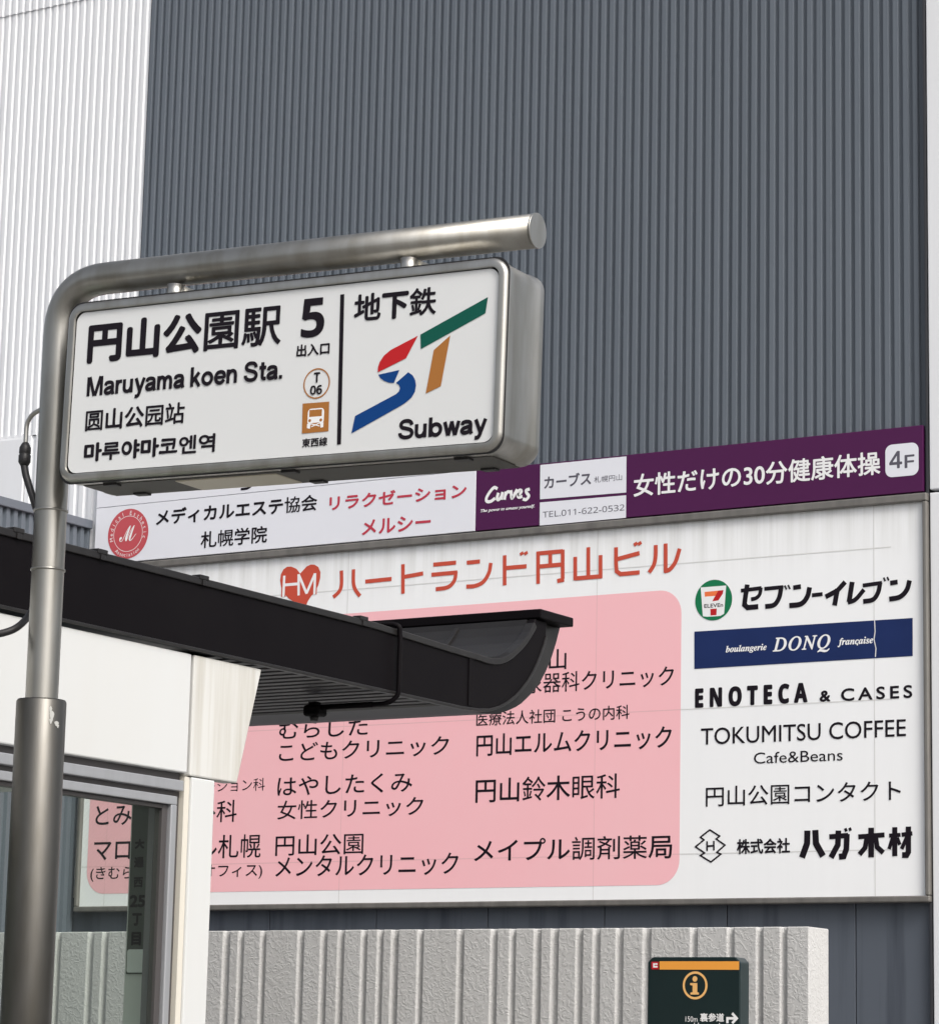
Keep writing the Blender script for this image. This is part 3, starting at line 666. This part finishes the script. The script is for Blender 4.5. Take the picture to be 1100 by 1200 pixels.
# white side panels
PX = KX-.012
ZP0 = HC+1.1326; ZP1 = ZF0-.016
c = MB(); c.box(PX, PX-.06, Y0, 9.316, ZP0, ZP1); c.build('wall_panel', 'shelter_white', she, bevel=.006)
c = MB(); c.prism([(PX, 9.334, ZP0-.008), (PX, 9.653, ZP0-.008), (PX, 9.797, ZP1), (PX, 9.334, ZP1)], (-.07, 0, 0)); c.build('flared_panel', 'shelter_stained', she, bevel=.006)
c = MB(); c.box(PX-.03, PX-.05, 9.30, 9.35, ZP0, ZP1); c.build('panel_gap', 'alu_dark', she)
# far-end soffit side and unseen back wall, open midway to light the interior
c = MB(); c.prism([(KX-4.06, 9.334, ZP0-.008), (KX-4.06, 9.653, ZP0-.008), (KX-4.06, 9.797, ZP1), (KX-4.06, 9.334, ZP1)], (-.07, 0, 0))
c.box(KX-4.06, KX-4.12, Y0, 9.316, ZP0-.1, ZP1); c.box(KX-4.06, KX-4.12, Y0, 9.316, 0, .5); c.build('rear_wall', 'shelter_white', she, bevel=.006)
c = MB(); c.box(KX-.09, KX-4.05, Y0+.02, 9.5, ZP1-.5, ZP1-.42); c.build('ceiling', 'shelter_white', she)
c = MB(); c.box(KX-.09, KX-4.05, Y0+.02, 9.5, .004, .03); c.build('floor_slab', mat('pale_bounce_floor', (.42, .41, .39), .6, var=.3, scale=(3, 3, 3)), she)  # unseen pale floor, added to bounce light into the shelter
c = MB(); c.box(KX-.085, KX-4.05, 9.47, 9.53, ZP0-.02, ZP1-.08); c.build('header', 'shelter_white', she)
# corner post
c = MB(); c.box(PX-.0, PX-.15, 9.35, 9.5025, 0, ZP0-.012); c.build('corner_post', 'shelter_white', she, bevel=.006)
c = MB(); c.box(PX-.012, PX-.10, 9.316, 9.349, 0, ZP0-.012); c.build('post_return', mat('beige_post_return', (.60, .57, .50), .5), she)
# aluminium transom and frame
zz = HC
c = MB(); c.box(PX-.005, PX-.07, Y0, 9.305, zz+1.0597, zz+1.102); c.build('transom', 'alu', she, bevel=.004)
c = MB(); c.box(PX-.035, PX-.08, Y0, 9.314, zz+1.0378, zz+1.0595); c.box(PX-.035, PX-.08, Y0, 9.314, zz+1.1024, ZP0-.001); c.box(PX-.035, PX-.08, 9.277, 9.314, 0, zz+1.0376); c.build('frame_recess', 'alu_dark', she)
c = MB(); c.box(PX-.012, PX-.075, Y0, 9.275, zz+1.0027, zz+1.0375); c.box(PX-.012, PX-.075, 9.238, 9.275, 0, zz+1.0026); wfr = c.build('window_frame', 'alu', she, bevel=.004)
c = MB(); c.box(PX-.03, PX-.07, 9.205, 9.237, 0, zz+1.002); c.box(PX-.03, PX-.07, Y0, 9.204, zz+.985, zz+1.002); c.build('inner_frame', 'alu_dark', she, bevel=.003)
c = MB(); c.box(PX-.045, PX-.053, Y0+.01, 9.204, .05, zz+.985); c.build('window_pane', 'glass', wfr)
# end wall inside, seen through the glass, with the opening to its left
EY = 9.42
ex0 = onY(146, 1140, EY).x
c = MB(); c.box(PX-.155, ex0, EY, EY+.06, 0, ZP0+.06); c.build('end_wall', 'inner_grey', she, bevel=.004)
c = MB(); c.box(PX-.085, PX-.14, 9.26, EY-.002, 0, ZP0); c.build('door_jamb', mat('grey_jamb', (.20, .20, .21), .4), she)
# conduit over the roof edge and down the fascia
cy = A(463, 780)[0]; z0_ = ZF1
c = MB(); r_ = .011
pth = [(KX-.5, cy-.08, z0_+.015)]+spline([(KX-.12, cy-.03, z0_+.022), (KX+.005, cy-.01, z0_+.016), (KX+.022, cy, z0_-.03), (KX+.022, cy, z0_-.15), (KX+.022, cy, ZF0+.03), (KX+.012, cy, ZF0-.012), (KX-.03, cy-.01, ZF0-.04), (KX-.12, cy-.02, ZF0-.045)], 6)
c.tube(pth, r_, 10); c.build('conduit', 'black', she)
q0, q1 = onY(467, 815, cy), onY(372, 819, cy)
c = MB(); c.tube([(KX-.10, cy-.02, ZF0-.045), (q1.x, cy-.02, ZF0-.045)], .013, 10); c.build('soffit_pipe', 'black', she)
# device hanging from the soffit
sc = thing('security_camera', 'small black camera hanging under the shelter roof', 'camera', (q1.x, cy-.02, ZF0-.17))
c = MB(); bx = q1.x; c.box(bx-.042, bx+.042, cy-.055, cy+.025, ZF0-.085, ZF0-.034); c.build('housing', 'black', sc, bevel=.012)
c = MB(); c.tube([(bx, cy-.02, ZF0-.085), (bx, cy-.02, ZF0-.105)], [.022, .016], 14); c.build('lens', 'rubber', sc)
c = MB(); c.box(bx-.02, bx+.02, cy-.04, cy, ZF0-.034, ZF0-.02); c.build('bracket', 'black', sc)

# street name plate fixed to that end wall
PY = EY-.012
FP = yplane(PY)
px0, px1 = onY(147.3, 1140, PY).x, onY(174.5, 1140, PY).x
pz0, pz1 = onY(160, 1141.5, PY).z, onY(160, 938, PY).z+.25
pl = thing('street_name_plate', 'tall dark plate with black Japanese lettering, fixed inside the glass shelter', 'sign', ((px0+px1)/2, PY, pz0))
c = MB(); c.box(px0, px1, PY, PY+.010, pz0, pz1); c.build('plate', 'plate', pl, bevel=.003)
f0, f1 = FP.loc(148.8, 1138), FP.loc(172.8, 1112.5)
p = Print(FP); p.poly(rrect(px0+.006, pz0+.006, px1-.006, f1[1], .010), 'plate_grey', pixel=False); p.done('grey_field', pl)
for t, y, h in (('大', 989, 12), ('通', 1010.5, 13), ('西', 1034, 13), ('25', 1056, 15), ('丁', 1077.5, 15), ('目', 1100, 16)):
    xm = 164.3-(y-989)*.037
    letters(pl, FP, t, (xm-(9.3 if t == '25' else 6), y+h/2), (xm+(9.3 if t == '25' else 6), y-h/2), 'ink', .003)

# ------------------------------------------------------------------ station sign on its pole
A1, B1 = math.radians(2.0), math.radians(1.1)
Rz = Matrix.Rotation(A1, 3, 'Z'); Ry = Matrix.Rotation(B1, 3, 'Y'); Rm = Rz @ Ry
SC = Vector((-4.8772, 6.83, HC+1.9907))
FS = Frame(SC, Rm @ Vector((1, 0, 0)), Rm @ Vector((0, 0, 1)))      # face of the panel
SX = lambda p: SC + Rm @ Vector(p)                                    # local (x, depth, z) -> place
PYL = 6.916                                                           # pole stands on this line
PB, PT = onY(41.5, 1200, PYL), onY(67.3, 430, PYL)
pxx = PT.x
st = thing('station_sign', 'stainless steel pole with a boxed white station sign hung under its bent arm', 'sign', (pxx, PYL, 0))
W, H = 1.4755/2, .5011/2
ow, oh, dep = .768, .281, .235
c = MB(); ol = rrect(-ow, -oh, ow, oh, .055, 8)
# box shell with rounded front and back edges
def ring(ins, y): return [(x, y, z) for x, z in rrect(-ow+ins, -oh+ins, ow-ins, oh-ins, max(.055-ins, .012), 8)]
rings = [ring(.028, -.002), ring(.026, -.009), ring(.012, -.010), ring(.004, -.006), ring(0, .004), ring(.0, .040), ring(.003, .046), ring(.003, dep-.052), ring(0, dep-.046), ring(0, dep-.02), ring(.008, dep-.006), ring(.022, dep)]
n = len(rings[0]); vs = [p for r in rings for p in r]; fs = []
for i in range(len(rings)-1):
    for j in range(n):
        k = (j+1) % n; fs.append((i*n+j, (i+1)*n+j, (i+1)*n+k, i*n+k))
fs.append([(len(rings)-1)*n+j for j in range(n)][::-1])
fs = [tuple(f[::-1]) for f in fs]
c.add(vs, fs, 0, True); bx_ = c.build('sign_box', 'steel', st, xf=SX)
e = bx_.modifiers.new('edges', 'EDGE_SPLIT'); e.split_angle = math.radians(50)
c = MB(); c.prism([(x, 0, z) for x, z in rrect(-W, -H, W, H, .032, 8)], (0, .012, 0)); fp = c.build('sign_face', 'face_white', st, xf=SX)
c = MB()
a_, b_ = rrect(-W-.004, -H-.004, W+.004, H+.004, .035, 8), rrect(-W-.034, -H-.034, W+.034, H+.034, .05, 8)
c.add([(x, .003, z) for x, z in a_]+[(x, .003, z) for x, z in b_], [(i, (i+1) % len(a_), len(a_)+(i+1) % len(a_), len(a_)+i) for i in range(len(a_))]); c.build('gasket', 'rubber', st, xf=SX)
GRO = {'M': (1.52, [[(.125,0),(.125,1.4)], [(1.275,0),(1.275,1.4)], [(.22,1.4),(.66,0)], [(1.18,1.4),(.74,0)]]),
 'a': (1.02, [('c',[(.13,.66),(.18,.82),(.34,.885),(.52,.885),(.70,.82),(.755,.64),(.755,.40),(.76,.22),(.83,.0)]), ('c',[(.74,.56),(.58,.52),(.32,.46),(.16,.36),(.13,.23),(.22,.12),(.40,.11),(.60,.17),(.74,.36)])]),
 'r': (.64, [[(.125,0),(.125,1)], ('c',[(.13,.55),(.20,.76),(.36,.87),(.56,.87)])]),
 'u': (1.04, [('c',[(.125,1),(.125,.62),(.13,.36),(.21,.17),(.40,.11),(.60,.19),(.72,.40)]), [(.755,1),(.755,0)]]),
 'y': (.94, [[(.10,1),(.46,.06)], [(.82,1),(.47,.04)], ('c',[(.49,.10),(.42,-.12),(.33,-.26),(.20,-.31),(.06,-.30)])]),
 'm': (1.43, [[(.125,0),(.125,1)], ('c',[(.13,.52),(.20,.76),(.38,.885),(.56,.82),(.64,.62),(.645,.3),(.645,0)]), ('c',[(.65,.52),(.73,.76),(.91,.885),(1.09,.82),(1.17,.62),(1.175,.3),(1.175,0)])]),
 'k': (.94, [[(.125,0),(.125,1.4)], [(.17,.36),(.72,1)], [(.36,.60),(.78,0)]]),
 'o': (1.08, [('o',(.5,.5,.375,.387))]), 'b': (1.10, [[(.125,0),(.125,1.4)], ('o',(.53,.5,.36,.387))]),
 'e': (1.05, [('c',[(.86,.46),(.86,.62),(.76,.82),(.52,.885),(.28,.82),(.15,.62),(.13,.46),(.20,.24),(.36,.12),(.56,.11),(.74,.20),(.84,.32)]), ('t',[(.13,.50),(.92,.50)])]),
 'n': (1.04, [[(.125,0),(.125,1)], ('c',[(.13,.50),(.22,.76),(.44,.885),(.66,.82),(.745,.62),(.75,.3),(.75,0)])]),
 'S': (1.24, [('c',[(1.0,.97),(.94,1.14),(.80,1.255),(.58,1.29),(.34,1.25),(.19,1.10),(.20,.94),(.31,.82),(.58,.74),(.88,.64),(1.02,.46),(1.0,.29),(.88,.16),(.66,.105),(.46,.11),(.25,.19),(.14,.33),(.13,.45)])]),
 't': (.66, [('c',[(.30,1.28),(.30,.90),(.30,.50),(.31,.24),(.40,.13),(.60,.125)]), [(.03,.90),(.60,.90)]]),
 'w': (1.26, [[(.09,1),(.35,0)], [(.62,1),(.37,0)], [(.60,1),(.86,0)], [(1.13,1),(.88,0)]]),
 '.': (.36, [[(.14,0),(.14,.26)]]), ' ': (.42, [])}
def grotesk(parent, fr, text, bl, tr, wd):
    (u0_, v0_), (u1_, v1_) = fr.loc(*bl), fr.loc(*tr)
    adv = sum(GRO[ch][0] for ch in text)-.12; ku, kv = (u1_-u0_)/adv, (v1_-v0_)/1.84
    p_ = Print(fr, .0012); x_ = 0
    for ch in text:
        for st_ in GRO[ch][1]:
            cv_, th, pts_ = False, 1., st_
            if st_[0] == 'o':
                cx_, cy_, rx_, ry_ = st_[1]
                pts_ = [(cx_+rx_*math.cos(2*math.pi*i_/28), cy_+ry_*math.sin(2*math.pi*i_/28)) for i_ in range(28)]
            elif st_[0] in ('c', 't'): cv_ = st_[0] == 'c'; th = .8 if st_[0] == 't' else 1.; pts_ = st_[1]
            q_ = [(u0_+(x_+a_)*ku, v0_+(b_+.44)*kv) for a_, b_ in pts_]
            p_.stroke(q_, wd*kv*th, 'ink', pixel=False, closed=st_[0] == 'o', curve=cv_)
        x_ += GRO[ch][0]
    return p_.done('lettering', parent)
def S_(t, bl, tr, b, mt='ink', name='lettering', **k): return letters(st, FS, t, bl, tr, mt, b, d0=.0012, name=name, **k)
S_('円山公園駅', (102, 426.8), (332.5, 354.8), .0052)
grotesk(st, FS, 'Maruyama koen Sta.', (101.5, 471.8), (331.8, 420.5), .265)
S_('圆山公园站', (99.8, 506), (217.8, 470.5), .0019)
S_('마루야마코엔역', (98.3, 542), (253.5, 507), .0028)
S_('𝟱', (352.5, 396.8), (381.8, 348), .0010)
S_('出入口', (347.5, 418.8), (386.9, 400.5), .0012)
S_('東西線', (353.8, 525), (384.5, 511.5), .0014)
S_('地下鉄', (414, 378.8), (513, 334.3), .0036)
grotesk(st, FS, 'Subway', (466.3, 522.2), (569.5, 484), .285)
p = Print(FS, .0012); p.stroke([(401.4, 345), (397.5, 521)], .0135, 'ink'); p.done('divider', st)
zl = lambda x, y: (400+x/5.789, 330+y/5.789)
p = Print(FS, .0012)
p.poly([zl(*q) for q in [(537,360),(995,105),(978,215),(540,458)]], 'logo_green')
p.poly([zl(*q) for q in [(628,465),(740,365),(675,710),(573,760)]], 'logo_brown')
p.poly([zl(*q) for q in [(520,368),(440,520),(248,616),(250,580),(262,545),(290,503),(335,465),(420,420)]], 'logo_red')
p.poly([zl(*q) for q in [(252,632),(395,600),(358,688),(325,687),(290,673),(265,654)]], 'logo_blue')
p.poly([zl(*q) for q in [(455,615),(485,637),(502,668),(508,705),(500,748),(478,785),(445,815),(405,842),(70,1030),(95,912),(372,764),(392,745),(400,722),(392,702),(372,688)]], 'logo_blue')
p.done('emblem', st)
zq = lambda x, y: (330+x/6.3125, 340+y/6.3125)
ce = FS.loc(*zq(261, 691)); re = .5*(FS.loc(*zq(358, 690))[0]-FS.loc(*zq(163, 690))[0])
p = Print(FS, .0012); p.disc(ce, re, 'logo_brown', re*.91, pixel=False)
p.text('𝖳', zq(238, 688), zq(288, 606), 'ink', .0014); p.text('𝟢𝟨', zq(212, 777), zq(304, 700), 'ink', .0014); p.done('station_number', st)
p = Print(FS, .0012)
p.poly([zq(*q) for q in [(158,840),(354,825),(348,1044),(152,1062)]], 'logo_brown')
ta, tb = FS.loc(*zq(192, 1000)), FS.loc(*zq(318, 870))
p.poly(rrect(ta[0], ta[1], tb[0], tb[1], .011), 'wht', pixel=False)
p.poly([zq(*q) for q in [(208,888),(302,880),(299,932),(206,940)]], 'logo_brown')
p.poly([zq(*q) for q in [(191,990),(216,988),(212,1026),(190,1022)]], 'wht'); p.poly([zq(*q) for q in [(288,982),(313,980),(310,1014),(290,1018)]], 'wht')
p.poly([zq(*q) for q in [(220,985),(284,978),(286,1008),(220,1016)]], 'logo_brown')
p.disc(zq(210, 966), re*.10, 'logo_brown'); p.disc(zq(292, 961), re*.10, 'logo_brown')
p.stroke([zq(222, 1012), zq(284, 982)], .003, 'wht'); p.stroke([zq(222, 990), zq(284, 1006)], .003, 'wht')
p.done('line_symbol', st)
# underside: added plate coloured dark for the shade there, lamp cover and four latch tabs
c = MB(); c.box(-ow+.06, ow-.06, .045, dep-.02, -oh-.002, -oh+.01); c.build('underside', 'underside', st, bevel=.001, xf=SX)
c = MB(); c.box(-.38, -.02, .06, .205, -oh-.005, -oh+.01); c.build('lamp_cover', 'lamp_cover', st, bevel=.003, xf=SX)
for lx in (-.60, .04, .62):
    for ly in (.045, .20):
        c = MB(); c.box(lx-.024, lx+.024, ly-.016, ly+.016, -oh-.008, -oh+.004); c.build('latch', 'rubber', st, bevel=.002, xf=SX)
# pole with elbow and arm: one bent pipe
RP = .050
ac = dep/2+.003
J = SC + Rm @ Vector((0, ac, 0))
FA = Frame(J, FS.u, FS.v)
a0 = FA.loc(300, 306.8); a1 = FA.loc(628, 270.5)
ae = FA.at(*a1); as_ = FA.at(*a0); adir = (ae-as_).normalized()
# corner where arm line meets the pole line
tt = (pxx-as_.x)/adir.x; cor = as_+adir*tt; cor = Vector((pxx, cor.y, cor.z))
RE = .17
path = [(pxx, cor.y, .0), (pxx, cor.y, 1.2), (pxx, cor.y, cor.z-RE-.25), (pxx, cor.y, cor.z-RE-.02)]+[tuple(v) for v in bez((pxx, cor.y, cor.z-RE), cor, cor+adir*RE, 12)]+[tuple(cor+adir*(RE+.03)), tuple(as_), tuple(ae)]
c = MB(); c.tube(path, RP, 36); c.build('pole', 'steel_pole', st)
c = MB(); c.tube([tuple(ae+adir*.0005), tuple(ae+adir*.006)], RP+.0015, 36); c.build('end_cap', 'steel', st)
for zy in (598, 667):
    q = onY(66, zy, PYL).z
    c = MB(); c.tube([(pxx, cor.y, q-.004), (pxx, cor.y, q-.003), (pxx, cor.y, q+.003), (pxx, cor.y, q+.004)], [RP, RP+.0035, RP+.0035, RP], 36, caps=False); c.build('pole_joint', 'steel_pole', st)
zs_ = onY(54, 820, PYL).z
c = MB(); c.tube([(pxx, cor.y, 0.012), (pxx, cor.y, zs_-.006), (pxx, cor.y, zs_), (pxx, cor.y, zs_+.001)], [.0765, .0765, .073, RP-.004], 40); c.build('sleeve', 'steel_dark', st)
c = MB()
for rx_, ry_, w_, h_ in ((59.5, 832, .004, .012), (61, 839, .007, .016), (59.8, 845, .005, .008), (66.5, 848, .008, .008), (68, 851, .004, .006)):
    d_ = ray(rx_, ry_); bq = d_.x*d_.x+d_.y*d_.y; b1 = -(d_.x*pxx+d_.y*cor.y); cc_ = pxx*pxx+cor.y*cor.y-.0768**2
    t_ = (-b1-math.sqrt(b1*b1-bq*cc_))/bq; h0_ = EYE+d_*t_; nn_ = Vector((h0_.x-pxx, h0_.y-cor.y, 0)).normalized(); tg_ = Vector((-nn_.y, nn_.x, 0))
    c.poly([h0_+nn_*.0006+tg_*(w_*math.cos(a_)*(1+.3*math.sin(3*a_)))+Vector((0, 0, h_*math.sin(a_))) for a_ in [2*math.pi*i_/14 for i_ in range(14)]], nn_)
c.build('sticker_residue', mat('glue_residue', (.42, .42, .40), .8, spec=.1), st)
c = MB(); c.tube([(pxx, cor.y, 0), (pxx, cor.y, .014)], .17, 40); c.build('base_plate', 'steel_dark', st)
# hangers between arm and box
for hx in (214.5, 487):
    h0 = FA.loc(hx, 320 if hx < 300 else 292)[0]
    c = MB(); c.tube([(h0, ac-.034, oh-.004), (h0, ac-.034, oh+.052)], .025, 20)
    c.prism([(h0+.02, ac-.02, oh-.002), (h0+.105, ac-.02, oh-.002), (h0+.105, ac-.02, oh+.016), (h0+.022, ac-.02, oh+.05)], (0, .008, 0)); c.build('hanger', 'steel', st, xf=SX)
# side stays to the pole
for hz_ in (.20, -.19):
    c = MB(); c.tube([(-ow+.005, ac, hz_), (-ow-.03, ac, hz_)], .022, 16); c.build('stay', 'steel', st, xf=SX)

# cable with its gland, looped beside the pole
cb = thing('power_cable', 'black cable with a metal elbow looping out beside the steel pole', 'cable', (pxx-.1, cor.y, 0))
CYY = cor.y
Q = lambda x, y, dy=0: onY(x, y, CYY+dy)
pts = [Q(56, 477), Q(47, 480.5), Q(38, 486.5), Q(32.5, 496), Q(31, 507), Q(30.5, 520)]
c = MB(); c.tube(spline(pts, 6), .0075, 12); c.build('metal_elbow', 'steel', cb)
g0, g1 = Q(30.3, 519), Q(28.7, 546)
c = MB(); c.tube([g0.lerp(g1, t) for t in (0, .12, .2, .45, .5, .55, .85, 1)], [.010, .015, .018, .0185, .0165, .0195, .019, .012], 14); c.build('gland', 'rubber', cb)
pts = [Q(28.6, 545), Q(31, 558), Q(36, 574), Q(41, 590), Q(47, 612, .02), Q(51, 650, .08), Q(47, 690, .09), Q(37, 717, .07), Q(22, 734, .0), Q(5, 741.5, -.05), Q(-14, 743.5, -.1), Q(-60, 742, -.2), onX(-190, 728, PX+.012), onX(-196, 720, PX-.02)]
c = MB(); c.tube(spline(pts, 7), .0115, 12); c.build('sheath', 'rubber', cb)
